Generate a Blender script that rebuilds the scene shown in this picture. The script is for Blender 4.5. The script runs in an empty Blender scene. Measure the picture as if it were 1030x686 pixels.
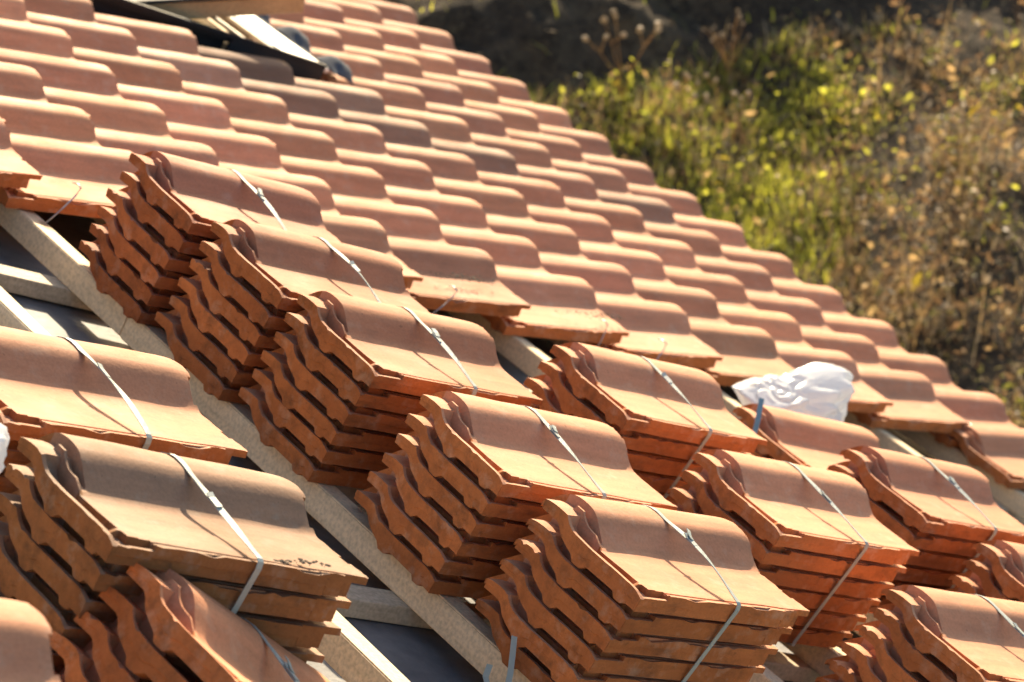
import bpy, bmesh, math, random
from mathutils import Matrix, Vector, noise
random.seed(7)
sc = bpy.context.scene
col = sc.collection
PI = math.pi

# ------------------------------------------------------------------ frames
PITCH = math.radians(31.62)
EAVE_Z = 3.4
# roof frame: x down the slope, y along the eave (away from the viewer), z off the roof
cp, sp = math.cos(PITCH), math.sin(PITCH)
ROOF = Matrix(((cp, 0, sp, 0), (0, 1, 0, 0), (-sp, 0, cp, EAVE_Z), (0, 0, 0, 1)))
GA = 0.36694          # course gauge
GB = 0.25             # column gauge
XH = -3.7305          # head line of the stack row
ZH = -0.087
LEN = 0.435

def roofmat(x, y, z, yaw=0.0, tilt=0.0, roll=0.0):
    return ROOF @ Matrix.Translation((x, y, z)) @ Matrix.Rotation(yaw, 4, 'Z') @ Matrix.Rotation(-tilt, 4, 'Y') @ Matrix.Rotation(roll, 4, 'X')

def tag(o, label=None, cat=None, group=None, kind=None):
    if label: o['label'] = label
    if cat: o['category'] = cat
    if group: o['group'] = group
    if label: o['kind'] = kind or 'thing'
    return o

def link(name, me, mats=(), parent=None, mw=None):
    o = bpy.data.objects.new(name, me)
    for m in mats:
        me.materials.append(m)
    col.objects.link(o)
    if parent is not None:
        o.parent = parent
        if mw is not None:
            o.matrix_parent_inverse = Matrix.Identity(4)
            o.matrix_basis = parent_world[parent.name].inverted() @ mw
    elif mw is not None:
        o.matrix_world = mw
    return o

parent_world = {}
def empty(name, mw):
    o = bpy.data.objects.new(name, None)
    o.empty_display_size = .1
    col.objects.link(o)
    o.matrix_world = mw
    parent_world[o.name] = mw.copy()
    return o

# ------------------------------------------------------------------ materials
def new_mat(name):
    m = bpy.data.materials.new(name); m.use_nodes = True
    nt = m.node_tree; nt.nodes.clear()
    out = nt.nodes.new('ShaderNodeOutputMaterial')
    return m, nt, out

def N(nt, t, **kw):
    n = nt.nodes.new(t)
    for k, v in kw.items():
        if k in n.inputs: n.inputs[k].default_value = v
        else: setattr(n, k, v)
    return n

def mixrgb(nt, fac, a, b, blend='MIX'):
    n = nt.nodes.new('ShaderNodeMix'); n.data_type = 'RGBA'; n.blend_type = blend
    for s, v in ((0, fac), (6, a), (7, b)):
        if hasattr(v, 'links') or isinstance(v, bpy.types.NodeSocket): nt.links.new(v, n.inputs[s])
        else: n.inputs[s].default_value = v if s == 0 else (*v, 1) if len(v) == 3 else v
    return n.outputs[2]

def ramp(nt, src, stops):
    n = nt.nodes.new('ShaderNodeValToRGB')
    e = n.color_ramp.elements
    while len(e) < len(stops): e.new(0.5)
    for k, (p, c) in enumerate(stops):
        e[k].position = p; e[k].color = (c, c, c, 1) if isinstance(c, (int, float)) else (*c, 1)
    nt.links.new(src, n.inputs[0])
    return n.outputs[0]

def coords(nt, scale=(1, 1, 1), rnd=True):
    tc = nt.nodes.new('ShaderNodeTexCoord')
    mp = nt.nodes.new('ShaderNodeMapping'); mp.inputs['Scale'].default_value = scale
    nt.links.new(tc.outputs['Object'], mp.inputs['Vector'])
    if rnd:
        oi = nt.nodes.new('ShaderNodeObjectInfo')
        mu = nt.nodes.new('ShaderNodeMath'); mu.operation = 'MULTIPLY'; mu.inputs[1].default_value = 37.0
        nt.links.new(oi.outputs['Random'], mu.inputs[0])
        cb = nt.nodes.new('ShaderNodeCombineXYZ')
        for k in range(3): nt.links.new(mu.outputs[0], cb.inputs[k])
        nt.links.new(cb.outputs[0], mp.inputs['Location'])
    return mp.outputs[0]

def noise_tex(nt, vec, scale, detail=4, rough=.55):
    n = N(nt, 'ShaderNodeTexNoise', Scale=scale, Detail=detail, Roughness=rough)
    nt.links.new(vec, n.inputs['Vector'])
    return n.outputs['Fac']

def clay(name, base, base2, rough, dirt, dirt_amt, spec=.25):
    m, nt, out = new_mat(name)
    v = coords(nt)
    vs = coords(nt, (3, 26, 26))
    big = noise_tex(nt, v, 7, 3)
    fine = noise_tex(nt, v, 190, 3)
    streak = noise_tex(nt, vs, 1.6, 4)
    spots = noise_tex(nt, v, 42, 5, .7)
    grime = noise_tex(nt, coords(nt, (1, 2.2, 2.2)), 11, 6, .72)
    c = mixrgb(nt, ramp(nt, big, ((.3, 0), (.7, 1))), base, base2)
    c = mixrgb(nt, .5, c, ramp(nt, streak, ((.3, .62), (.62, 1.0))), 'MULTIPLY')
    c = mixrgb(nt, .45, c, ramp(nt, fine, ((.3, .72), (.6, 1.0))), 'MULTIPLY')
    c = mixrgb(nt, ramp(nt, grime, ((.50, 0), (.72, dirt_amt))), c, dirt)
    c = mixrgb(nt, ramp(nt, spots, ((.60, 0), (.74, dirt_amt * .8))), c, dirt)
    dust = noise_tex(nt, v, 24, 5, .65)
    c = mixrgb(nt, ramp(nt, dust, ((.54, 0), (.72, .38))), c, (.62, .44, .32))
    tiny = noise_tex(nt, v, 95, 2, .5)
    c = mixrgb(nt, ramp(nt, tiny, ((.72, 0), (.76, .4))), c, (.12, .07, .05))
    oi = nt.nodes.new('ShaderNodeObjectInfo')
    # per tile firing variation
    hs = nt.nodes.new('ShaderNodeHueSaturation')
    mr = N(nt, 'ShaderNodeMapRange'); mr.inputs['To Min'].default_value = .78; mr.inputs['To Max'].default_value = 1.1
    nt.links.new(oi.outputs['Random'], mr.inputs['Value'])
    nt.links.new(mr.outputs[0], hs.inputs['Value'])
    nt.links.new(c, hs.inputs['Color'])
    c = mixrgb(nt, 1.0, hs.outputs[0], oi.outputs['Color'], 'MULTIPLY')
    b = N(nt, 'ShaderNodeBsdfPrincipled', Roughness=rough)
    b.inputs['Specular IOR Level'].default_value = spec
    nt.links.new(c, b.inputs['Base Color'])
    rr = ramp(nt, big, ((.3, rough - .06), (.7, min(1, rough + .12))))
    nt.links.new(rr, b.inputs['Roughness'])
    bp = N(nt, 'ShaderNodeBump', Strength=.5, Distance=.0016)
    nt.links.new(mixrgb(nt, .5, fine, spots), bp.inputs['Height'])
    nt.links.new(bp.outputs[0], b.inputs['Normal'])
    nt.links.new(b.outputs[0], out.inputs[0])
    return m

M_TOP = clay('clay_engobe', (.62, .282, .155), (.69, .325, .185), .70, (.30, .17, .12), .35, .16)
M_RAW = clay('clay_raw', (.62, .220, .074), (.46, .160, .058), .85, (.17, .08, .04), .75, .1)

def wood(name, a, b_, scale=(30, 1.6, 30), rough=.75, knots=True):
    m, nt, out = new_mat(name)
    v = coords(nt, scale)
    v2 = coords(nt, (1, 1, 1))
    g = noise_tex(nt, v, 3.2, 6, .65)
    w = N(nt, 'ShaderNodeTexWave', Scale=1.4, Distortion=7.0, Detail=3.0)
    nt.links.new(v, w.inputs['Vector'])
    f = noise_tex(nt, v2, 130, 3)
    c = mixrgb(nt, ramp(nt, g, ((.3, 0), (.7, 1))), a, b_)
    c = mixrgb(nt, .35, c, ramp(nt, w.outputs['Fac'], ((0, .7), (1, 1.0))), 'MULTIPLY')
    c = mixrgb(nt, .7, c, ramp(nt, f, ((.3, .6), (.62, 1.0))), 'MULTIPLY')
    if knots:
        vo = N(nt, 'ShaderNodeTexVoronoi', Scale=2.6)
        nt.links.new(coords(nt, (1.6, 1, 1.6)), vo.inputs['Vector'])
        c = mixrgb(nt, ramp(nt, vo.outputs['Distance'], ((.045, .8), (.085, 0))), c, (.22, .12, .06))
    b = N(nt, 'ShaderNodeBsdfPrincipled', Roughness=rough)
    b.inputs['Specular IOR Level'].default_value = .25
    nt.links.new(c, b.inputs['Base Color'])
    bp = N(nt, 'ShaderNodeBump', Strength=.4, Distance=.001)
    nt.links.new(g, bp.inputs['Height']); nt.links.new(bp.outputs[0], b.inputs['Normal'])
    nt.links.new(b.outputs[0], out.inputs[0])
    return m

M_WOOD = wood('batten_wood', (.92, .74, .50), (.84, .64, .40))
M_WOODX = wood('counter_batten_wood', (.70, .58, .43), (.58, .46, .32), (1.6, 30, 30))
M_SASH = wood('pine_sash', (.62, .42, .22), (.52, .33, .16), (1.6, 30, 30), .5, False)

def plain(name, c, rough=.6, metal=0, nz=0, c2=None, sc_=20, trans=0, spec=.5, bump=0):
    m, nt, out = new_mat(name)
    b = N(nt, 'ShaderNodeBsdfPrincipled', Roughness=rough, Metallic=metal)
    b.inputs['Specular IOR Level'].default_value = spec
    v = coords(nt)
    f = noise_tex(nt, v, sc_, 5, .6)
    cc = mixrgb(nt, ramp(nt, f, ((.3, 0), (.7, 1))), c, c2 or tuple(x * .75 for x in c))
    nt.links.new(cc, b.inputs['Base Color'])
    if bump:
        bp = N(nt, 'ShaderNodeBump', Strength=.6, Distance=bump)
        nt.links.new(f, bp.inputs['Height']); nt.links.new(bp.outputs[0], b.inputs['Normal'])
    if trans:
        t = N(nt, 'ShaderNodeBsdfTranslucent'); nt.links.new(cc, t.inputs[0])
        mx = N(nt, 'ShaderNodeMixShader'); mx.inputs[0].default_value = trans
        nt.links.new(b.outputs[0], mx.inputs[1]); nt.links.new(t.outputs[0], mx.inputs[2])
        nt.links.new(mx.outputs[0], out.inputs[0])
    else:
        nt.links.new(b.outputs[0], out.inputs[0])
    return m

M_MEMB = plain('roof_membrane', (.22, .22, .22), .7, c2=(.09, .095, .11), sc_=9, bump=.012)
M_STRAP = plain('strap_plastic', (.42, .47, .44), .5, c2=(.36, .41, .39), trans=.15)
M_BLUE = plain('blue_strap_plastic', (.16, .33, .45), .4, c2=(.2, .4, .5), trans=.15)
M_WIRE = plain('galvanised_wire', (.45, .45, .46), .4, .8)
M_BAG = plain('white_plastic_film', (.80, .82, .86), .28, c2=(.76, .78, .82), sc_=30, trans=.45)
M_DARKMET = plain('dark_cladding', (.018, .020, .024), .65, 0, c2=(.024, .026, .03), spec=.2)
M_LEAD = plain('grey_flashing', (.05, .065, .09), .95, 0, c2=(.07, .08, .10))
M_ALU = plain('bright_aluminium', (.80, .80, .78), .45, .2, c2=(.75, .75, .74))
M_GLASSY = plain('sash_glass', (.05, .06, .065), .08, spec=.8)
M_RENDER = plain('wall_render', (.62, .58, .50), .9, c2=(.56, .52, .45), sc_=40, bump=.003)
M_FASCIA = wood('fascia_wood', (.30, .18, .09), (.24, .14, .07), (30, 1.6, 30))
M_MOSS = plain('dry_moss', (.10, .07, .045), .9, c2=(.045, .035, .025), sc_=200)
M_STRAW = plain('straw', (.45, .42, .18), .7, c2=(.38, .34, .14), trans=.2)

# ------------------------------------------------------------------ the tile
def interp(pts, x):
    if x <= pts[0][0]: return pts[0][1]
    for (a, ya), (b, yb) in zip(pts, pts[1:]):
        if x <= b:
            return ya + (yb - ya) * (x - a) / (b - a)
    return pts[-1][1]

BODY = ((0, .0365), (.0055, .0365), (.006, .0345), (.011, .0345), (.0115, .0315), (.0155, .0315), (.016, .0345),
        (.024, .0345), (.05, .0335), (.09, .0330), (.125, .0332), (.14, .0338), (.148, .0348), (.156, .0378), (.161, .0412), (.166, .0450), (.177, .0543), (.188, .0640),
        (.193, .0678), (.199, .0715), (.206, .0748), (.214, .0762), (.223, .0773), (.234, .0777), (.246, .0771), (.258, .0752), (.268, .0710),
        (.279, .0643), (.289, .0562), (.298, .0480), (.307, .0400), (.315, .0330))
HEAD = ((0, .0265), (.008, .0300), (.018, .0335), (.03, .0350), (.08, .0367), (.136, .0378), (.150, .0388), (.165, .0402), (.177, .0412), (.188, .0430),
        (.199, .0480), (.2035, .0515), (.2085, .0560), (.2105, .0590), (.234, .0600), (.2549, .0590), (.268, .0565))
HTAIL = ((.178, .0118), (.189, .0155), (.203, .0215), (.2125, .0280), (.2175, .0345), (.2275, .0390), (.268, .0392))
HBOT = ((0, .003), (.030, .0055), (.060, .0068), (.095, .0078), (.132, .0085), (.156, .0090), (.172, .0100)) + HTAIL
HNIB = ((0, .003), (.028, .0045), (.036, -.0020), (.052, -.0020), (.060, .0068), (.095, .0078), (.130, .0085), (.1435, -.0010), (.161, -.0005), (.172, .0100)) + HTAIL

ULINES = [0, .0065, .008, .0245, .0285, .0300, .0310, .0350, .0362, .0465, .0480, .053, .064, .0655, .075, .10, .13, .16, .175, .19, .205, .22, .235, .25, .265, .28, .295, .31, .32, .335,
          .352, .354, .368, .384, .386, .402, .404, .414, .422, .429, .433, .435]
VLINES = sorted(set([0, .0055, .006, .011, .0115, .0155, .016, .0175, .019, .024, .028, .034, .036, .0415, .043, .052, .060, .071, .084, .095, .105, .12, .130, .132, .14, .1435, .148, .152, .156] +
                    [.161, .166, .1715, .177, .1825, .188, .1935, .199, .2035, .2085, .2105, .216, .222, .228, .234, .240, .246, .252, .258, .263, .268, .279, .289, .298, .307, .315]))

def tile_mesh(name, seed, chips):
    rnd = random.Random(seed)
    off = Vector((seed * 3.7, seed * 1.3, 0))
    nu, nv = len(ULINES), len(VLINES)
    notches = [(rnd.uniform(.0, .30), rnd.uniform(.006, .02), rnd.choice((.0325, .432))) for _ in range(int(2 + 2 * chips))]
    rim = [(rnd.uniform(.1, .33), rnd.uniform(.01, .03)) for _ in range(int(1 + 2 * chips))]
    def in_mask(u, v):
        for c0, w0, u0 in notches:
            if u > .4295 and u0 > .1 and abs(v - c0) < w0: return False
        if u < .0476 and v > .2685: return False
        if u > .353 and v < .0057: return False
        if u > .385 and v < .0112: return False
        if u > .403 and v < .0158: return False
        return True
    def top(u, v):
        b = interp(BODY, v)
        if v > .14 and u > .40:                       # the hump's tail edge rounds over a little
            t = (u - .40) / .035
            b -= .0022 * t * t * min(1, (v - .14) / .04)
        h = interp(HEAD, v)
        if v < .0182 and u < .0648:
            if u < .0075: return h
            return .0285 if v < .0057 else .0240
        if u >= .0472: return b
        if v < .146:
            if u < .0075: return h
            if u < .0292:
                if .0348 < v < .0422 and u > .02: return .0350
                return .0250
            return b + .0012
        if .0075 < u < .0305 and v < .2095: return max(.0255, h - .015)
        if u < .0305: return h
        if u < .0355: return h + (.0095 * min(1, (v - .146) / .02) if v < .231 else 0)
        return h - .001
    def bot(u, v):
        t = top(max(u, .05), v)
        b = interp(BODY, v) - .0255
        if v > .255 and u < .05: b = min(b, .0555)
        if v < .0235: b = .004
        if .30 < v: b = interp(BODY, v) - .010
        if v > .15 and v < .29: b -= .003
        if u < .0476 and v < .2685: b = interp(HBOT, v) + .001
        if u < .027:
            b = interp(HNIB, v)
        if u > .3925 and v > .012:
            b = max(b, interp(BODY, v) - .011)
        return b
    verts = []; idx = {}
    def jit(u, v, w, k):
        p = Vector((u * 9, v * 9, w * 3)) + off
        n1 = noise.noise(p * 1.7) * .0011
        e = 0
        edge = (v < .0057 or u < .004 or u > .43)
        du = dv = 0
        if edge:
            q = Vector((u * 60, v * 60, k * 5)) + off * 3
            n2 = noise.noise(q)
            if k == 0 and n2 > .25: e = -(n2 - .25) * .008 * chips
            du = noise.noise(q + Vector((9, 0, 0))) * .0030 if u > .428 else 0
            dv = noise.noise(q + Vector((0, 9, 0))) * .0012 if v < .002 else 0
            if v < .0057 and k == 0:
                for c0, w0 in rim:
                    if abs(u - c0) < w0 and u > .066: e -= .0045; dv += .0015
        return (u + du, v + dv, w + n1 + e)
    cells = set()
    for a in range(nu - 1):
        for c in range(nv - 1):
            if in_mask((ULINES[a] + ULINES[a + 1]) / 2, (VLINES[c] + VLINES[c + 1]) / 2): cells.add((a, c))
    used = set()
    for a, c in cells:
        for da in (0, 1):
            for dc in (0, 1): used.add((a + da, c + dc))
    for k, fn in ((0, top), (1, bot)):
        for (a, c) in sorted(used):
            u, v = ULINES[a], VLINES[c]
            idx[(k, a, c)] = len(verts); verts.append(jit(u, v, fn(u, v), k))
    faces = []; mi = []
    for (a, c) in sorted(cells):
        q = [(a, c), (a + 1, c), (a + 1, c + 1), (a, c + 1)]
        faces.append([idx[(0, *p)] for p in q])
        z = [verts[i][2] for i in faces[-1]]
        um, vm = (ULINES[a] + ULINES[a + 1]) / 2, (VLINES[c] + VLINES[c + 1]) / 2
        steep0 = (max(z) - min(z)) > .9 * (ULINES[a + 1] - ULINES[a]) and um < .048
        mi.append(1 if ((max(z) - min(z)) > .0035 and um < .067 and vm < .146) else 0)
        faces.append([idx[(1, *p)] for p in reversed(q)]); mi.append(1)
        for (p, r, nb) in (((a, c), (a + 1, c), (a, c - 1)), ((a + 1, c), (a + 1, c + 1), (a + 1, c)),
                           ((a + 1, c + 1), (a, c + 1), (a, c + 1)), ((a, c + 1), (a, c), (a - 1, c))):
            if nb not in cells:
                ed = 'c' if (p[1] == 0 and r[1] == 0) else ('a' if (p[0] == 0 and r[0] == 0) else None)
                if ed is None:
                    faces.append([idx[(0, *r)], idx[(0, *p)], idx[(1, *p)], idx[(1, *r)]]); mi.append(1)
                else:
                    off_ = Vector((0, .0018, 0)) if ed == 'c' else Vector((.0015, 0, 0))
                    for t in (p, r):
                        if (2, ed, *t) not in idx:
                            tv = Vector(verts[idx[(0, *t)]]); bv = Vector(verts[idx[(1, *t)]])
                            mv = tv.lerp(bv, .52)
                            idx[(2, ed, *t)] = len(verts); verts.append(tuple(mv))
                            idx[(3, ed, *t)] = len(verts); verts.append(tuple(mv + off_ + Vector((0, 0, -.0009))))
                            if (4, *t) not in idx:
                                idx[(4, *t)] = 1; verts[idx[(1, *t)]] = tuple(bv + off_)
                    for k0, k1 in (((0,), (2, ed)), ((2, ed), (3, ed)), ((3, ed), (1,))):
                        faces.append([idx[(*k0, *r)], idx[(*k0, *p)], idx[(*k1, *p)], idx[(*k1, *r)]]); mi.append(1)
    me = bpy.data.meshes.new(name)
    me.from_pydata(verts, [], faces)
    me.polygons.foreach_set('material_index', mi)
    me.polygons.foreach_set('use_smooth', [True] * len(faces))
    me.materials.append(M_TOP); me.materials.append(M_RAW)
    me.update()
    bm = bmesh.new(); bm.from_mesh(me)
    bmesh.ops.recalc_face_normals(bm, faces=bm.faces)
    sharp = []
    for e in bm.edges:
        if len(e.link_faces) == 2:
            if e.calc_face_angle(0) > math.radians(38): sharp.append(e)
        else: sharp.append(e)
    for e in sharp: e.smooth = False
    bm.to_mesh(me); bm.free(); me.update()
    return me

TILES = [tile_mesh('roof_tile_mesh', s, ch) for s, ch in ((1, .6), (2, 1.0), (3, .8), (4, 1.8), (5, .6), (6, 1.5), (7, 2.2), (8, 1.2))]
ORD = ['', 'first', 'second', 'third', 'fourth', 'fifth', 'sixth', 'seventh', 'eighth', 'ninth', 'tenth', 'eleventh', 'twelfth', 'thirteenth',
       'fourteenth', 'fifteenth', 'sixteenth', 'seventeenth', 'eighteenth', 'nineteenth', 'twentieth', 'twenty-first', 'twenty-second']

def place_tile(mw, label, group, tint=None, mesh=None):
    o = bpy.data.objects.new('roof_tile', mesh or random.choice(TILES))
    col.objects.link(o); o.matrix_world = mw
    t = tint or (1, 1, 1)
    o.color = (*t, 1)
    return tag(o, label, 'roof tile', group)

# ------------------------------------------------------------------ camera
CAMP = Vector((-6.975197534329783, -7.617649575927012, 1.3354713070812239))
RGT = Vector((0.698155305297891, -0.5726003720773081, 0.4297766670973856))
DWN = Vector((0.17622810453537685, -0.4443807421990129, -0.8783333143713283))
FWD = Vector((0.6939184569214721, 0.6889517906643272, -0.2093384945110197))
FPX = 2813.18
cam_d = bpy.data.cameras.new('camera'); cam = bpy.data.objects.new('camera', cam_d); col.objects.link(cam)
mloc = Matrix(((RGT.x, -DWN.x, -FWD.x, CAMP.x), (RGT.y, -DWN.y, -FWD.y, CAMP.y), (RGT.z, -DWN.z, -FWD.z, CAMP.z), (0, 0, 0, 1)))
cam.matrix_world = ROOF @ mloc
cam_d.sensor_width = 36; cam_d.lens = 36 * FPX / 1030
cam_d.clip_start = .05; cam_d.clip_end = 2000
cam_d.dof.use_dof = True; cam_d.dof.focus_distance = 4.4; cam_d.dof.aperture_fstop = 6.6; cam_d.dof.aperture_blades = 7
sc.camera = cam
def px(P):
    d = Vector(P) - CAMP; z = d.dot(FWD)
    return (515 + FPX * d.dot(RGT) / z, 343 + FPX * d.dot(DWN) / z, z)

# ------------------------------------------------------------------ laid tiles
TH_L = .122
SKY_Y0, SKY_Y1 = -1.02, -.22        # roof window span along the eave
SKY_X0, SKY_X1 = -2.64, -1.60
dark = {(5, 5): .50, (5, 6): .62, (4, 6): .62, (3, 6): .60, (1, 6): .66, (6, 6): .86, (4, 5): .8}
rows = {}
for i in range(0, 14):
    for j in range(11, -13, -1):
        x0 = -i * GA - LEN * math.cos(TH_L); y0 = -GB * j - .155
        P = [px((-i * GA - a, y0 + b, .05)) for a in (0, .4) for b in (0, .3)]
        if not any(-60 < p[0] < 1090 and -50 < p[1] < 750 for p in P): continue
        if y0 + .30 > SKY_Y0 and y0 < SKY_Y1 and -i * GA > SKY_X0 + .02 and x0 < SKY_X1 - .04: continue
        jx, jy, jz = (random.uniform(-.0025, .0025) for _ in range(3))
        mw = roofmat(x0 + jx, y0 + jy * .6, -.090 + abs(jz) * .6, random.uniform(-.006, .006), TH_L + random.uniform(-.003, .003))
        k = 12 - j
        lab = 'laid clay tile, %s course up from the eave, %s column back from the open edge' % (ORD[i + 1], ORD[k])
        f = dark.get((i, j))
        tint = None
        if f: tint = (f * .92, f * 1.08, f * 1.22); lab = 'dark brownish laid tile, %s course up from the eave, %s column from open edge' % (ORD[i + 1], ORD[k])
        else:
            r = random.uniform(.95, 1.03); tint = (r, r * random.uniform(.97, 1.02), r * random.uniform(.96, 1.03))
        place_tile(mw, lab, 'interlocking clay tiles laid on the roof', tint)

place_tile(roofmat(-LEN * math.cos(TH_L), -GB * 12 - .155, -.089, .004, TH_L), 'last laid clay tile at the eave, standing alone beyond the open edge', 'interlocking clay tiles laid on the roof')

# ------------------------------------------------------------------ stacks
TH_S = .024
UP = Vector((-.0025, -.0117, .0439))
def stack(name, x, y, n, yaw=0, tint=(1, 1, 1), strap=True, desc='', jitter=1.0, z=ZH, top_shift=None, raw_up=None, roll=0, tilt=None):
    base = Matrix.Translation((x, y, z)) @ Matrix.Rotation(yaw, 4, 'Z') @ Matrix.Rotation(-(TH_S if tilt is None else tilt), 4, 'Y') @ Matrix.Rotation(roll, 4, 'X')
    up = raw_up or UP
    for k in range(n):
        last = (k == n - 1)
        j = Matrix.Translation((random.gauss(0, .0042) * jitter if not last else 0, random.uniform(-.002, .002) * jitter if not last else 0, random.uniform(-.0008, .0008) if not last else 0))
        ry = Matrix.Rotation(random.gauss(0, .009) * jitter if not last else 0, 4, 'Z')
        mw = ROOF @ base @ Matrix.Translation(up * k) @ j @ ry
        pos = n - k
        w = 'topmost' if pos == 1 else ('lowest' if k == 0 else ORD[pos] + ' from top')
        r = random.uniform(.86, 1.04)
        t = tuple(c * r for c in tint)
        place_tile(mw, '%s tile in %s' % (w, desc), 'clay tiles stacked on the battens', t, None if not last else TILES[int(abs(y * 7)) % 3])
    if strap: make_strap(base, up, n, desc)
    return base

def ribbon(pts, wid, thick=.0012, side=Vector((1, 0, 0)), sides=None):
    """closed-thickness ribbon along pts; width direction per point"""
    bm = bmesh.new(); rings = []
    n = len(pts)
    for i, p in enumerate(pts):
        a = pts[max(i - 1, 0)]; b = pts[min(i + 1, n - 1)]
        t = (b - a).normalized(); s = (sides[i] if sides else side).normalized()
        nn = t.cross(s).normalized()
        rings.append([bm.verts.new(p + s * (wid / 2) * sx + nn * thick / 2 * sy) for sx, sy in ((-1, -1), (1, -1), (1, 1), (-1, 1))])
    for r0, r1 in zip(rings, rings[1:]):
        for q in range(4): bm.faces.new((r0[q], r0[(q + 1) % 4], r1[(q + 1) % 4], r1[q]))
    bm.faces.new(rings[0]); bm.faces.new(rings[-1][::-1])
    bmesh.ops.recalc_face_normals(bm, faces=bm.faces)
    return bm

def bm_obj(name, bm, mats, mw=None, parent=None, smooth=False):
    me = bpy.data.meshes.new(name); bm.to_mesh(me); bm.free()
    if smooth: me.polygons.foreach_set('use_smooth', [True] * len(me.polygons))
    return link(name, me, mats, parent, mw)

def merge_bm(a, b):
    me = bpy.data.meshes.new('tmp'); b.to_mesh(me); b.free(); a.from_mesh(me); bpy.data.meshes.remove(me); return a

def make_strap(base, up, n, desc, u0=.238, wid=.0095):
    T = up * (n - 1)
    u0 += random.uniform(-.014, .010); ph = random.uniform(0, 6); sl = random.uniform(-.004, .008); sk = random.uniform(-.004, .004)
    P = []
    def a(v, w, k=1, du=0): P.append(Vector((u0 + du, v, w)) + T * k)
    a(.02, -.003, 0); a(-.0065, .002, 0); a(-.0065, .012, 0)
    a(-.0065, .030, 1); a(-.0055, .0395, 1); a(-.001, .0425, 1)
    m = 14
    sides = [Vector((1, 0, 0))] * 6
    for q in range(1, m):
        s = q / m
        v = .0 + .212 * s; w = .0425 + (.0768 - .0425) * s + (.0015 + sl) * math.sin(s * PI)
        a(v, w, 1, sk * s * (1 - s) * 4 + .0012 * math.sin(s * 6 + ph))
        tw = .7 * math.sin(s * PI) * math.sin(s * 5 + ph)
        sides.append(Vector((math.cos(tw * .6), 0, math.sin(tw * .6))))
    for v, w in ((.212, .0770), (.222, .0785), (.234, .0795), (.250, .0782), (.266, .073), (.285, .062), (.306, .047), (.318, .038)):
        a(v, w, 1); sides.append(Vector((1, 0, 0)))
    a(.322, .02, 0); sides.append(Vector((1, 0, 0)))
    a(.30, -.003, 0); sides.append(Vector((1, 0, 0)))
    bm = ribbon(P, wid, .0011, sides=sides)
    # twisted joint and short loose end lying along the strap near the crest
    jv = random.uniform(.13, .175)
    s_ = jv / .212
    c = Vector((u0 + sk * s_ * (1 - s_) * 4 + .0012 * math.sin(s_ * 6 + ph), jv, .0425 + .0343 * s_ + (.0015 + sl) * math.sin(s_ * PI) + .0012)) + T
    d = [c + Vector((0, .009, .004)), c + Vector((0, 0, .0005)), c + Vector((0, -.012, -.0015)), c + Vector((0, -.022, -.0030))]
    merge_bm(bm, ribbon(d, .0095, .0014, side=Vector((1, 0, random.uniform(-.3, .5)))))
    if random.random() < .55:
        L_ = random.uniform(.4, 1.3); q_ = random.uniform(-.5, 1)
        d = [c + Vector((.001, -.008, .001)), c + Vector((.003, .003, .004)), c + Vector((.005 + .003 * q_, .012 * L_, .007 * L_)), c + Vector((.006 + .006 * q_, .022 * L_, .009 * L_))]
        merge_bm(bm, ribbon(d, .0085, .0011, side=Vector((1, -.3, -.4 * q_))))
    o = bm_obj('strap', bm, [M_STRAP], ROOF @ base)
    tag(o, ('pale plastic packing strap around ' + desc), 'strap', 'packing straps round the tile stacks')

T3_P = (-4.83, -5.075, .16)
T4_H = (-5.155, -5.42, .17)
stack('S1', XH, -3.448, 6, 0, (.84, .74, .76), desc='the farthest stack of the middle row of five')
stack('S2', XH, -3.776, 6, .02, (.92, .86, .84), desc='the second farthest stack of the middle row')
stack('S3', XH, -4.090, 6, .02, (.84, .80, .77), desc='the central stack of the middle row of five')
stack('S4', XH, -4.484, 6, -.015, desc='the fourth stack of the middle row, second nearest')
stack('S5', XH, -4.856, 6, .02, desc='the nearest stack of the middle row, bottom centre')
X2 = XH + 2 * GA
stack('S6', X2, -4.006, 6, 0, desc='the stack below the laid edge, left of the white bag')
stack('S7', X2 + .01, -4.462, 6, 0, desc='the lower row stack right of the bottom centre stack')
stack('S8', X2 + .06, -4.965, 6, 0, desc='the lower row stack at the bottom right corner')
X4 = XH + 4 * GA
stack('S9', -2.191, -3.850, 4, .0, strap=False, desc='the low unstrapped stack beneath the white bag')
stack('S10', X4, -4.220, 6, .02, (.93, .90, .92), desc='the stack near the right edge behind the lower row')
stack('S11', X4, -4.625, 6, -.03, desc='the stack cut by the right edge of the photo')
XT = XH - 3 * GA
stack('T1', XT, -4.672, 6, .02, z=ZH + .010, roll=-.05, desc='the left edge stack above the dirty brown stack')
stack('T2', XT - .032, -5.026, 6, -.015, (.58, .72, .80), jitter=1.6, z=ZH + .015, roll=-.07, tilt=TH_S - .022, desc='the dirty brown weathered stack at lower left')
def stack_at(P_top, n, yaw, tilt, tint, desc, local, up=None, jitter=1.5):
    """stack whose topmost tile has the local point at roof position P_top"""
    rot = Matrix.Rotation(yaw, 4, 'Z') @ Matrix.Rotation(-tilt, 4, 'Y')
    up = up or UP
    O = Vector(P_top) - rot @ (Vector(local) + up * (n - 1))
    base = Matrix.Translation(O) @ rot
    for k in range(n):
        last = k == n - 1
        j = Matrix.Translation((random.uniform(-.002, .002) * jitter * (not last), 0, 0))
        mw = ROOF @ base @ Matrix.Translation(up * k) @ j
        w = 'topmost' if last else ('lowest' if k == 0 else ORD[n - k] + ' from top')
        r = random.uniform(.93, 1.04)
        place_tile(mw, '%s tile in %s' % (w, desc), 'clay tiles stacked on the battens', tuple(c * r for c in tint))
    make_strap(base, up, n, desc)
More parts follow.
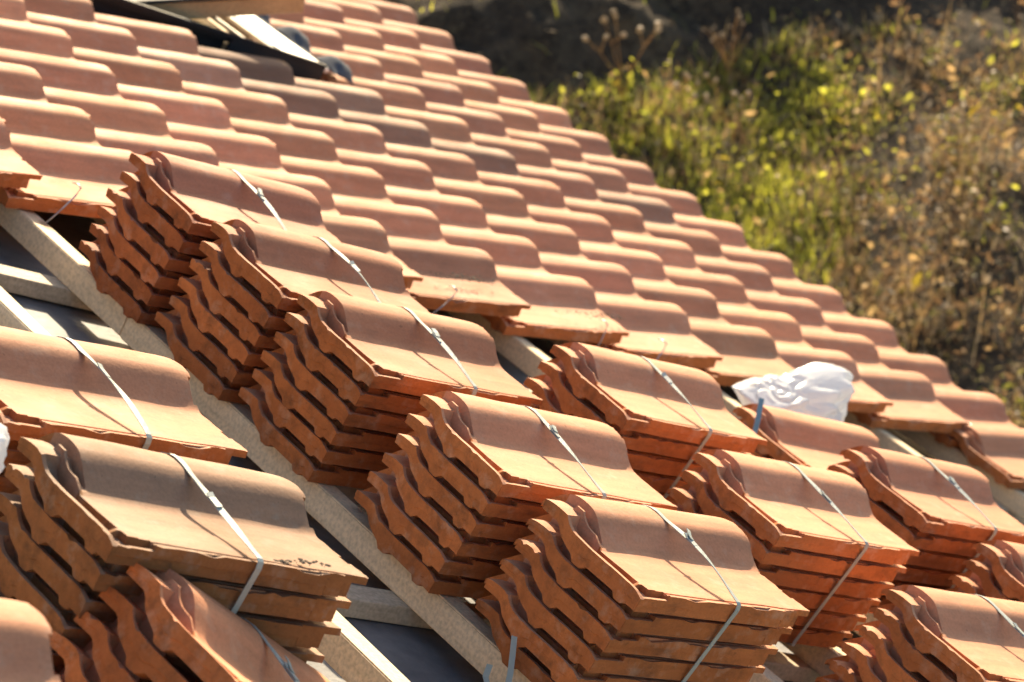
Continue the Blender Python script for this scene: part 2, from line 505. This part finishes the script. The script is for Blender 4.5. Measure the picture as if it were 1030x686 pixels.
stack_at(T3_P, 5, .10, math.radians(-21), (.95, .9, .86), 'the leaning stack with its head raised, bottom left', (0, .2549, .0575))
stack_at(T4_H, 6, 0, TH_S, (1, 1, 1), 'the stack in the bottom left corner', (.435, .155, .036))

# ------------------------------------------------------------------ house: battens, counter battens, membrane, walls
house = empty('house', Matrix.Translation((0, 0, 0)))
tag(house, 'house under construction whose battened tile roof slopes down to the right', 'house')
def box_bm(x0, x1, y0, y1, z0, z1, bev=.002, seg=1, wob=0, cuts=0):
    bm = bmesh.new()
    bmesh.ops.create_cube(bm, size=1)
    for v in bm.verts:
        v.co = Vector(((x0 + x1) / 2 + v.co.x * (x1 - x0), (y0 + y1) / 2 + v.co.y * (y1 - y0), (z0 + z1) / 2 + v.co.z * (z1 - z0)))
    if bev: bmesh.ops.bevel(bm, geom=bm.edges[:], offset=bev, segments=seg, affect='EDGES')
    return bm
def house_part(name, bm, mats, mw):
    return bm_obj(name, bm, mats, mw, house)
BT = ZH + .003
for m in range(-9, 11):
    xb = XH + .0285 + m * GA
    if xb > -.06: continue
    # two lengths butted over a counter batten
    jy = {0: -3.385, -1: -5.9, -3: -4.9, 2: -3.9}.get(m, -2.0 + (m * 1.37) % 3)
    for (y0, y1) in ((-9.0, jy - .0015), (jy + .0015, 7.5)):
        w = .048
        bm = box_bm(0, w, -(y1 - y0) / 2, (y1 - y0) / 2, -.055, 0, .0025, 2)
        house_part('roof_batten', bm, [M_WOOD], roofmat(xb + random.uniform(-.001, .001), (y0 + y1) / 2, BT + random.uniform(-.001, 0)))
CB = BT - .0555
for k, yc in enumerate([-8.4, -7.6, -6.8, -6.0, -5.2, -4.43, -3.17, -2.4, -1.6, -.9, -.1, .8, 1.7, 2.6, 3.5, 4.4, 5.3, 6.2, 7.1]):
    bm = box_bm(-4.5, 4.5, 0, .06, -.035, 0, .002, 1)
    house_part('counter_batten', bm, [M_WOODX], roofmat(-4.52, yc, CB))
MZ = CB - .0365
bm = bmesh.new()
nx, ny = 90, 150
vs = [[bm.verts.new((-9.1 + 9.1 * a / nx, -9 + 16.6 * b / ny, -.004 + .006 * noise.noise(Vector((a * .5, b * .33, 0))))) for b in range(ny + 1)] for a in range(nx + 1)]
for a in range(nx):
    for b in range(ny): bm.faces.new((vs[a][b], vs[a + 1][b], vs[a + 1][b + 1], vs[a][b + 1]))
house_part('roof_membrane', bm, [M_MEMB], roofmat(0, 0, MZ)).data.polygons.foreach_set('use_smooth', [True] * (nx * ny))
house_part('roof_deck', box_bm(-9.1, 0, -9, 7.6, -.16, -.012, 0), [M_WOODX], roofmat(0, 0, MZ))
house_part('fascia_board', box_bm(0.004, .03, -9, 7.6, -.17, .03, .003), [M_FASCIA], roofmat(0, 0, MZ))
ridge = ROOF @ Vector((-9.1, 0, MZ - .16))
bm = bmesh.new()
ex = (ROOF @ Vector((-.55, 0, MZ - .165)))
rx = ridge.x
# outer walls under the roof, gable shaped ends
for y in (-8.7, 7.3):
    f = [bm.verts.new(p) for p in ((rx, y, 0), (ex.x, y, 0), (ex.x, y, ex.z), (rx, y, ridge.z))]
    g = [bm.verts.new((v.co.x, v.co.y + (.25 if y < 0 else -.25), v.co.z)) for v in f]
    bm.faces.new(f); bm.faces.new(g[::-1])
    for q in range(4): bm.faces.new((f[q], g[q], g[(q + 1) % 4], f[(q + 1) % 4]))
fr = [bm.verts.new(p) for p in ((ex.x, -8.7, 0), (ex.x, 7.3, 0), (ex.x, 7.3, ex.z), (ex.x, -8.7, ex.z))]
fb = [bm.verts.new((v.co.x - .25, v.co.y, v.co.z)) for v in fr]
bm.faces.new(fr); bm.faces.new(fb[::-1])
bmesh.ops.recalc_face_normals(bm, faces=bm.faces)
house_part('wall', bm, [M_RENDER], Matrix.Identity(4))

# ------------------------------------------------------------------ roof window
SX0, SX1 = SKY_X0, SKY_X1
wroot = empty('roof_window', roofmat(SX1, SKY_Y0, 0))
tag(wroot, 'open roof window with pine sash, black cladding and white sill in the laid tiles', 'roof window')
def wpart(name, bm, mat, parent=wroot, mw=None):
    return bm_obj(name, bm, [mat], mw or roofmat(0, 0, 0), parent)
fz = .046
bm = box_bm(SX0, SX1, SKY_Y0 - .032, SKY_Y0 - .014, fz - .012, fz, .002, 2)
merge_bm(bm, box_bm(SX0, SX1 - .36, SKY_Y0 + .012, SKY_Y0 + .055, -.16, fz - .014, .004, 2))
merge_bm(bm, box_bm(SX0, SX1 - .36, SKY_Y0 - .0135, SKY_Y0 + .0115, fz - .030, fz - .014, .002, 2))
merge_bm(bm, box_bm(SX1 - .37, SX1 - .003, SKY_Y0 - .030, SKY_Y0 - .016, -.08, fz - .0125, 0))
merge_bm(bm, box_bm(SX0, SX1, SKY_Y1 - .055, SKY_Y1, -.16, fz, .004, 2))
merge_bm(bm, box_bm(SX0, SX0 + .055, SKY_Y0 + .057, SKY_Y1 - .057, -.16, fz - .003, .004, 2))
wpart('cladding', bm, M_DARKMET)
bm = box_bm(SX1 - .075, SX1 + .085, SKY_Y0 + .058, SKY_Y1 - .02, .006, .020, .002, 2)
merge_bm(bm, box_bm(SX1 - .100, SX1 - .086, SKY_Y0 + .058, SKY_Y1 - .058, .002, .016, .002))
merge_bm(bm, box_bm(SX1 - .205, SX1 - .194, SKY_Y0 + .058, SKY_Y1 - .058, .000, .014, .002))
wpart('sill', bm, M_ALU)
bm = box_bm(SX0 + .06, SX1 - .0, SKY_Y0 + .057, SKY_Y0 + .085, -.14, -.002, .003)
merge_bm(bm, box_bm(SX0 + .06, SX1 - .09, SKY_Y1 - .085, SKY_Y1 - .058, -.14, fz - .02, .003))
merge_bm(bm, box_bm(SX1 - .36, SX1 - .08, SKY_Y0 + .086, SKY_Y1 - .086, -.05, -.006, .003))
wpart('frame', bm, M_SASH)
# pleated apron below the window
bm = bmesh.new()
na, nb = 10, 60
vv = []
for a in range(na + 1):
    r = []
    for b in range(nb + 1):
        y = SKY_Y0 + .02 + (SKY_Y1 - SKY_Y0) * b / nb
        ph = ((y - (-GB * 5 - .155)) % GB)
        hump = interp(BODY, ph if ph < .315 else .315)
        if ph < .065: hump = max(hump, interp(BODY, ph + GB))
        t = a / na
        x = SX1 + .084 + .085 * t
        z = .012 * (1 - t) + (hump - .030) * min(1, t * 2.2) + .008 - .012 * t
        r.append(bm.verts.new((x, y, z)))
    vv.append(r)
for a in range(na):
    for b in range(nb): bm.faces.new((vv[a][b], vv[a + 1][b], vv[a + 1][b + 1], vv[a][b + 1]))
ap = wpart('apron', bm, M_LEAD); ap.data.polygons.foreach_set('use_smooth', [True] * len(ap.data.polygons))
so = ap.modifiers.new('s', 'SOLIDIFY'); so.thickness = .002
# sash pivoted open about its middle
ang = math.radians(19)
pv = roofmat((SX0 + SX1) / 2 - .06, (SKY_Y0 + SKY_Y1) / 2, fz - .02, 0, ang)
hl, hw = .50, (SKY_Y1 - SKY_Y0) / 2 - .06
bm = box_bm(-hl, hl, -hw, -hw + .06, -.03, .028, .004)
merge_bm(bm, box_bm(-hl, hl, hw - .06, hw, -.03, .028, .004))
merge_bm(bm, box_bm(hl - .07, hl, -hw + .061, hw - .061, -.03, .026, .004))
merge_bm(bm, box_bm(-hl, -hl + .07, -hw + .061, hw - .061, -.03, .026, .004))
sash = bm_obj('sash', bm, [M_SASH], pv, wroot)
parent_world[sash.name] = pv.copy()
bm_obj('pane', box_bm(-hl + .06, hl - .06, -hw + .05, hw - .05, -.006, .008, 0), [M_GLASSY], pv, sash)
bm = box_bm(-hl - .01, hl + .01, -hw - .012, -hw + .045, .030, .042, .003)
merge_bm(bm, box_bm(-hl - .01, hl + .01, hw - .045, hw + .012, .030, .042, .003))
merge_bm(bm, box_bm(hl - .06, hl + .01, -hw + .046, hw - .046, .030, .041, .003))
bm_obj('sash_cladding', bm, [M_DARKMET], pv, sash)

# ------------------------------------------------------------------ tile clips on the open edge
def tube_bm(pts, r, seg=6):
    bm = bmesh.new(); rings = []
    for i, p in enumerate(pts):
        t = (pts[min(i + 1, len(pts) - 1)] - pts[max(i - 1, 0)]).normalized()
        s = t.orthogonal().normalized(); q = t.cross(s)
        rr = r[i] if isinstance(r, (list, tuple)) else r
        rings.append([bm.verts.new(p + (s * math.cos(2 * PI * k / seg) + q * math.sin(2 * PI * k / seg)) * rr) for k in range(seg)])
    for a, b in zip(rings, rings[1:]):
        for k in range(seg): bm.faces.new((a[k], a[(k + 1) % seg], b[(k + 1) % seg], b[k]))
    bm.faces.new(rings[0][::-1]); bm.faces.new(rings[-1])
    return bm
clips = [((-3.585, -2.903, -.006), (-3.655, -2.94, -.086), 'at the photo left'),
         ((-2.47, -2.903, -.012), (-2.545, -2.93, -.086), 'above the central stack'),
         ((-1.95, -2.903, .004), (-1.965, -2.92, -.086), 'left of the lower row stack'),
         ((-1.72, -2.903, -.006), (-1.77, -2.93, -.09), 'above the lower row stack'),
         ((-.36, -2.903, -.012), (-.37, -2.925, -.09), 'at the photo right edge')]
for a, b, t in clips:
    A = Vector(a); B = Vector(b)
    pts = [A + Vector((0, .03, .002)), A + Vector((0, .012, .006)), A + Vector((0, -.003, .004)), A.lerp(B, .15) + Vector((0, -.006, 0)), A.lerp(B, .5) + Vector((0, -.006, 0)), B]
    o = bm_obj('tile_clip', tube_bm(pts, .0019), [M_WIRE], ROOF, smooth=True)
    tag(o, 'thin wire storm clip on open tile edge ' + t, 'clip', 'wire clips along the open tile edge')

# ------------------------------------------------------------------ plastic bag, straps, straw, crumbs
def crumple(name, dims, seed, mw, mat, sub=6):
    r_ = random.Random(seed)
    planes = []
    for _ in range(13):
        d = Vector((r_.gauss(0, 1), r_.gauss(0, 1), r_.gauss(0, 1))).normalized()
        planes.append((d, r_.uniform(.62, 1.0)))
    off = Vector((seed, 0, 0))
    bm = bmesh.new(); bmesh.ops.create_icosphere(bm, subdivisions=sub, radius=1)
    for v in bm.verts:
        p = v.co.copy()
        r = min([1.35] + [h / max(p.dot(d), .05) for d, h in planes])
        q = p + off
        w1 = Vector((noise.noise(q * 1.5), noise.noise(q * 1.5 + Vector((7, 0, 0))), noise.noise(q * 1.5 + Vector((0, 7, 0))))) * .6
        fold = abs(noise.noise((q + w1) * 1.25)); fold2 = abs(noise.noise((q + w1) * 5.5 + Vector((5, 5, 5))))
        r *= 1 - .13 * max(0, 1 - fold * 4) - .02 * max(0, 1 - fold2 * 4) + .14 * noise.noise(q * 1.3) 
        if p.x > .3: r *= 1 + (p.x - .3) * 1.0 * abs(math.sin(3.2 * p.y + .8))
        co = p * r
        if co.z < -.3: co.z = -.3 + (co.z + .3) * .15
        v.co = Vector((co.x * dims[0], co.y * dims[1], co.z * dims[2]))
    return bm_obj(name, bm, [mat], mw, smooth=True)
o = crumple('plastic_bag', (.150, .105, .090), 4, roofmat(-1.765, -3.365, .055, -.30, .06), M_BAG)
tag(o, 'crumpled white plastic bag lying between stack and laid tiles', 'plastic bag')
o = crumple('plastic_wrap', (.055, .04, .055), 9, roofmat(-5.035, -4.935, .205, .3, 0), M_BAG, 4)
tag(o, 'piece of white plastic film hanging at the left photo edge', 'plastic film')

def loose(pts, mat, label, wid=.011):
    o = bm_obj('strap_end', ribbon([Vector(p) for p in pts], wid, .0012, side=Vector((.8, -.5, .1))), [mat], ROOF)
    tag(o, label, 'strap', None)
loose([(-2.245, -3.735, .070), (-2.243, -3.722, .110), (-2.238, -3.698, .158)], M_BLUE, 'upright blue strap end sticking up in front of the white bag', .012)
loose([(-3.752, -4.718, -.028), (-3.754, -4.735, -.055), (-3.756, -4.75, -.08), (-3.76, -4.765, -.11), (-3.77, -4.745, -.125), (-3.775, -4.722, -.105), (-3.772, -4.716, -.085)], M_STRAP, 'loose strap end hanging under the nearest stack of the middle row', .010)

# ------------------------------------------------------------------ moss crumbs
def crumbs(x, y, z, n, sx, sy, label, seed):
    rnd = random.Random(seed); bm = bmesh.new()
    for _ in range(n):
        s = rnd.uniform(.0008, .0028)
        m = Matrix.Translation((rnd.gauss(0, sx), rnd.gauss(0, sy), s * .4)) @ Matrix.Rotation(rnd.uniform(0, 6), 4, 'Z') @ Matrix.Diagonal((s * rnd.uniform(.6, 2.2), s, s * .6, 1))
        bmesh.ops.create_icosphere(bm, subdivisions=1, radius=1, matrix=m)
    o = bm_obj('moss_crumbs', bm, [M_MOSS], roofmat(x, y, z, 0, TH_L))
    tag(o, label, 'moss', None, 'stuff')
crumbs(-2.36, -2.80, -.001, 110, .05, .014, 'dry moss crumbs on laid tile edge above the central stack', 1)
crumbs(-1.93, -2.84, .005, 90, .05, .012, 'dry moss crumbs on laid tile edge above the lower row', 2)
crumbs(-4.565, -5.050, .188, 40, .020, .004, 'dry plant crumbs on top of the dirty brown stack', 3)

# ------------------------------------------------------------------ terrain
EZ = EAVE_Z
def ground_h(x, y):
    s = .577 * (x - 1.0) + .817 * (y + .5)          # along the view
    c = .817 * (x - 1.0) - .577 * (y + .5)          # to the right
    z = .15 + .02 * s
    z += .16 * noise.noise(Vector((x * .55, y * .55, 0))) + .07 * noise.noise(Vector((x * 1.7, y * 1.7, 3))) + .03 * noise.noise(Vector((x * 5, y * 5, 6)))
    e = s - (6.05 + .5 * c)
    if e > 0:
        z += min(e, .7) * (.42 if c < -.2 else .25) + min(e, .5) * (.35 * abs(noise.noise(Vector((s * 2.2, c * .8, 9)))) + .22 * noise.noise(Vector((x * 3.1, y * 3.1, 9))) + .12 * noise.noise(Vector((x * 8, y * 8, 2))))
    if x < .6: z = z * max(0, (x + .6) / 1.2) if x > -.6 else 0
    return z
def soilness(x, y):
    s = .577 * (x - 1.0) + .817 * (y + .5); c = .817 * (x - 1.0) - .577 * (y + .5)
    return s - (6.05 + .5 * c)

m, nt, out = new_mat('ground_soil')
v = coords(nt, rnd=False)
n1 = noise_tex(nt, v, 1.3, 6, .65); n2 = noise_tex(nt, v, 9, 6, .7); n3 = noise_tex(nt, v, 45, 4, .7)
c = mixrgb(nt, ramp(nt, n1, ((.35, 0), (.65, 1))), (.042, .032, .024), (.10, .075, .048))
c = mixrgb(nt, ramp(nt, n2, ((.45, 0), (.6, .8))), c, (.022, .018, .015))
c = mixrgb(nt, ramp(nt, n3, ((.55, 0), (.68, .8))), c, (.16, .12, .07))
b = N(nt, 'ShaderNodeBsdfPrincipled', Roughness=.95); b.inputs['Specular IOR Level'].default_value = .1
nt.links.new(c, b.inputs['Base Color'])
bp = N(nt, 'ShaderNodeBump', Strength=1, Distance=.05); nt.links.new(n2, bp.inputs['Height']); nt.links.new(bp.outputs[0], b.inputs['Normal'])
nt.links.new(b.outputs[0], out.inputs[0])
M_GROUND = m
bm = bmesh.new()
xs = [-600, -200, -60, -25, -12, -6, -2] + [-.8 + .085 * k for k in range(188)] + [17, 22, 35, 80, 250, 700]
ys = [-600, -200, -60, -25, -14, -9, -6] + [-4 + .085 * k for k in range(207)] + [15, 20, 35, 80, 250, 700]
gv = []
for x in xs:
    r = []
    for y in ys:
        z = ground_h(min(x, 18), max(min(y, 18), -9)) if abs(x) < 600 else 2
        if x > 18 or y > 18: z = min(z, 5)
        r.append(bm.verts.new((x, y, z)))
    gv.append(r)
for a in range(len(xs) - 1):
    for q in range(len(ys) - 1): bm.faces.new((gv[a][q], gv[a + 1][q], gv[a + 1][q + 1], gv[a][q + 1]))
g = bm_obj('ground', bm, [M_GROUND], Matrix.Identity(4), smooth=True)
tag(g, 'rough hillside ground of dark soil rising behind the eave', 'ground', kind='structure')

# ------------------------------------------------------------------ vegetation (real blades and leaves)
def leafmat(name, c, c2, tr=.45):
    return plain(name, c, .55, c2=c2, sc_=3, trans=tr, spec=.3)
L_GREEN = leafmat('leaf_green', (.36, .37, .05), (.22, .24, .035), .6)
L_LIME = leafmat('leaf_lime', (.64, .60, .08), (.48, .48, .06), .65)
L_OLIVE = leafmat('leaf_olive', (.20, .18, .06), (.13, .12, .04), .5)
L_STRAW = leafmat('leaf_straw', (.60, .41, .18), (.38, .24, .10), .5)
L_BROWN = leafmat('leaf_brown', (.26, .155, .075), (.12, .07, .035), .5)
L_YEL = leafmat('leaf_yellow', (.60, .46, .05), (.50, .36, .04), .5)
L_PALE = leafmat('seed_head_pale', (.55, .42, .26), (.45, .34, .2), .35)
LM = [L_GREEN, L_LIME, L_OLIVE, L_STRAW, L_BROWN, L_YEL, L_PALE]

CAMW = ROOF @ CAMP
Minv = ROOF.inverted()
def inview(x, y, z, mx=60):
    p = px(Minv @ Vector((x, y, z)))
    return -mx < p[0] - 380 and p[0] < 1030 + mx and -mx - 40 < p[1] < 520

class Soup:
    def __init__(s): s.v = []; s.f = []; s.m = []
    def blade(s, p, h, w, lean, az, mat, curl=.5):
        d = Vector((math.cos(az), math.sin(az), 0)); sd = Vector((-d.y, d.x, 0)) * w / 2
        b = len(s.v)
        pts = [(0, 0, 1), (.5, lean * .35, .8), (1, lean, .12)]
        for t, l, ww in pts:
            c = Vector(p) + Vector((0, 0, h * t * (1 - .15 * l * t))) + d * h * l
            s.v += [c - sd * ww, c + sd * ww]
        s.f += [(b, b + 1, b + 3, b + 2), (b + 2, b + 3, b + 5, b + 4)]; s.m += [mat, mat]
    def leaf(s, p, L, W, mat, rnd):
        a = rnd.uniform(0, 2 * PI); e = rnd.uniform(-.9, .9)
        d = Vector((math.cos(a) * math.cos(e), math.sin(a) * math.cos(e), math.sin(e)))
        u = d.orthogonal().normalized(); u.rotate(Matrix.Rotation(rnd.uniform(0, 6.3), 3, d))
        nrm = d.cross(u)
        b = len(s.v); p = Vector(p)
        s.v += [p, p + d * L * .45 + u * W / 2 + nrm * W * .12, p + d * L, p + d * L * .45 - u * W / 2 + nrm * W * .12]
        s.f += [(b, b + 1, b + 2), (b, b + 2, b + 3)]; s.m += [mat, mat]
    def build(s, name):
        me = bpy.data.meshes.new(name); me.from_pydata([tuple(v) for v in s.v], [], s.f)
        for m in LM: me.materials.append(m)
        me.polygons.foreach_set('material_index', s.m)
        o = bpy.data.objects.new(name, me); col.objects.link(o); return o

rnd = random.Random(11)
def patch(x, y, f=.6, o=0): return noise.noise(Vector((x * f, y * f, 20 + o)))
def sc_of(x, y): return .577 * (x - 1.0) + .817 * (y + .5), .817 * (x - 1.0) - .577 * (y + .5)
def greenness(x, y):
    s_, c_ = sc_of(x, y)
    g_ = .66 + patch(x, y, .9) * .9 + patch(x, y, 2.5, 4) * .6
    if c_ > .5: g_ -= min(.7, (c_ - .5) * .65) * (1 if s_ < 5.6 else .45)
    if s_ < 3.6: g_ -= .15
    return max(.04, min(.95, g_))
gr = Soup()
for _ in range(210000):
    x = rnd.uniform(.8, 10); y = rnd.uniform(-4, 11)
    z = ground_h(x, y)
    if not inview(x, y, z): continue
    so_ = soilness(x, y)
    if so_ > -.1 and rnd.random() < .97: continue
    if patch(x, y, 1.6, 5) < -.2 and rnd.random() < .8: continue
    s1_, c1_ = sc_of(x, y)
    if c1_ > .9 and patch(x, y, 1.7, 7) < .02 and rnd.random() < .8: continue
    gg = greenness(x, y)
    if rnd.random() < gg: mat = rnd.choice((0, 0, 1, 1, 1, 2))
    else: mat = rnd.choice((3, 3, 4, 4, 2, 6))
    h = rnd.uniform(.06, .19) * (1 + .7 * patch(x, y, 2.2, 9))
    gr.blade((x, y, z - .01), h * (.8 if c1_ < .9 else .5), rnd.uniform(.006, .014), rnd.uniform(.2, 1.3), rnd.uniform(0, 6.28), mat)
o = gr.build('grass'); tag(o, 'green and straw coloured grass growing on the ground behind the roof', 'grass', kind='stuff')
wd = Soup()
for _ in range(11000):
    x = rnd.uniform(.8, 9); y = rnd.uniform(-4, 10)
    z = ground_h(x, y)
    if not inview(x, y, z): continue
    if soilness(x, y) > -.35: continue
    s_, c_ = sc_of(x, y); gg = greenness(x, y)
    clump = patch(x, y, 1.7, 7)
    if clump < (.02 if c_ > .9 else -.08) and rnd.random() < .85: continue
    dens = .20 + .8 * max(0, patch(x, y, 1.1, 2)) + (.42 if (c_ > .9 and s_ < 5.6) else 0)
    if rnd.random() > dens: continue
    brown = rnd.random() > gg
    h = rnd.uniform(.15, .42) * (1.5 if (brown and c_ > .8) else .75) * (1 + clump)
    lean = Vector((rnd.uniform(-.4, .4), rnd.uniform(-.4, .4), 1)).normalized()
    az = rnd.uniform(0, 6.28)
    p0 = Vector((x, y, z - .01))
    for q in range(1 if brown else 2):
        wd.blade(p0 + Vector((rnd.gauss(0, .03), rnd.gauss(0, .03), 0)), h * rnd.uniform(.6, 1.15), rnd.uniform(.004, .008), rnd.uniform(.1, .9), az + q * 2.1 + rnd.random(), rnd.choice((3, 3, 4, 6)) if brown else 2)
    for q in range(rnd.randint(24, 46) if brown else rnd.randint(14, 30)):
        t = rnd.uniform(.1, 1)
        pp = p0 + lean * h * t + Vector((rnd.gauss(0, .06), rnd.gauss(0, .06), rnd.gauss(0, .02)))
        mat = rnd.choice((4, 4, 4, 4, 2, 3, 6)) if brown else rnd.choice((1, 1, 0, 2, 1, 3))
        if rnd.random() < .01: mat = 5
        big = 1.6 if mat == 5 else 1
        LL = min(.075, .03 * math.exp(rnd.gauss(0, .55))) * big
        wd.leaf(pp, LL, LL * rnd.choice((.12, .2, .35, .5, .6)), mat, rnd)
o = wd.build('weeds'); tag(o, 'tangle of green and dried brown weeds on the sunny ground', 'weeds', kind='stuff')

# single tall dry plants that stand out against the soil
def dry_plant(x, y, h, n, label, hr=.022, seed=1):
    r_ = random.Random(seed); z = ground_h(x, y)
    bm = bmesh.new(); heads = []
    for k in range(n):
        az = r_.uniform(0, 6.28); ln = r_.uniform(.1, .75)
        hh = h * r_.uniform(.6, 1.0)
        d = Vector((math.cos(az), math.sin(az), 0))
        pts = [Vector((0, 0, -.02)), Vector((0, 0, hh * .4)) + d * ln * .2 * hh, Vector((0, 0, hh * .75)) + d * ln * .6 * hh, Vector((0, 0, hh)) + d * ln * hh]
        merge_bm(bm, tube_bm(pts, [.0026, .0022, .0018, .0014], 5)); heads.append(pts[-1])
        if r_.random() < .7:
            e = pts[2] + Vector((r_.uniform(-.1, .1), r_.uniform(-.1, .1), .08)); merge_bm(bm, tube_bm([pts[2], e], .0022, 5)); heads.append(e)
    root = empty('dry_weed', Matrix.Translation((x, y, z)))
    tag(root, label, 'weed', 'tall dried weeds beside the bare soil')
    bm_obj('stem', bm, [L_STRAW], Matrix.Translation((x, y, z)), root)
    for e in heads:
        hb = bmesh.new()
        t = bmesh.ops.create_icosphere(hb, subdivisions=2, radius=r_.uniform(.6, 1.0) * hr, matrix=Matrix.Diagonal((1, 1, r_.uniform(.7, 1.1), 1)))
        for v in t['verts']: v.co += Vector([r_.uniform(-.004, .004) for _ in range(3)])
        bm_obj('seed_head', hb, [L_PALE], Matrix.Translation(Vector((x, y, z)) + e), root)
dry_plant(3.80, 4.18, .62, 5, 'tall dried weed with pale round seed heads beyond the eave', seed=3)
dry_plant(3.98, 3.85, .36, 4, 'short dried weed with pale seed heads at soil edge', seed=5)
dry_plant(4.60, 4.15, .42, 9, 'bushy dried weed with many small glinting seed heads before dark soil', hr=.011, seed=8)
dry_plant(4.15, 3.55, .42, 5, 'thin dried weed with a few pale seed heads over green grass', hr=.018, seed=12)

# ------------------------------------------------------------------ light
TS = Vector((.592, .764, .252)).normalized()
sun_d = bpy.data.lights.new('sun', 'SUN'); sun = bpy.data.objects.new('sun', sun_d); col.objects.link(sun)
sun_d.energy = 5.0; sun_d.angle = math.radians(.53); sun_d.color = (1.0, .82, .56)
sun.rotation_euler = (-TS).to_track_quat('-Z', 'Y').to_euler()
sun.location = (5, 5, 9)
w = bpy.data.worlds.new('World'); sc.world = w; w.use_nodes = True
nt = w.node_tree; nt.nodes.clear()
sky = nt.nodes.new('ShaderNodeTexSky'); sky.sky_type = 'NISHITA'; sky.sun_disc = False
sky.sun_elevation = math.asin(TS.z); sky.sun_rotation = math.atan2(TS.x, TS.y)
sky.air_density = 1.0; sky.dust_density = 1.5
bg = nt.nodes.new('ShaderNodeBackground'); bg.inputs[1].default_value = .115
wo = nt.nodes.new('ShaderNodeOutputWorld')
nt.links.new(sky.outputs[0], bg.inputs[0]); nt.links.new(bg.outputs[0], wo.inputs[0])
sc.view_settings.view_transform = 'Standard'; sc.view_settings.look = 'None'
sc.view_settings.exposure = 1.3; sc.view_settings.gamma = 1
sc.view_settings.use_curve_mapping = False
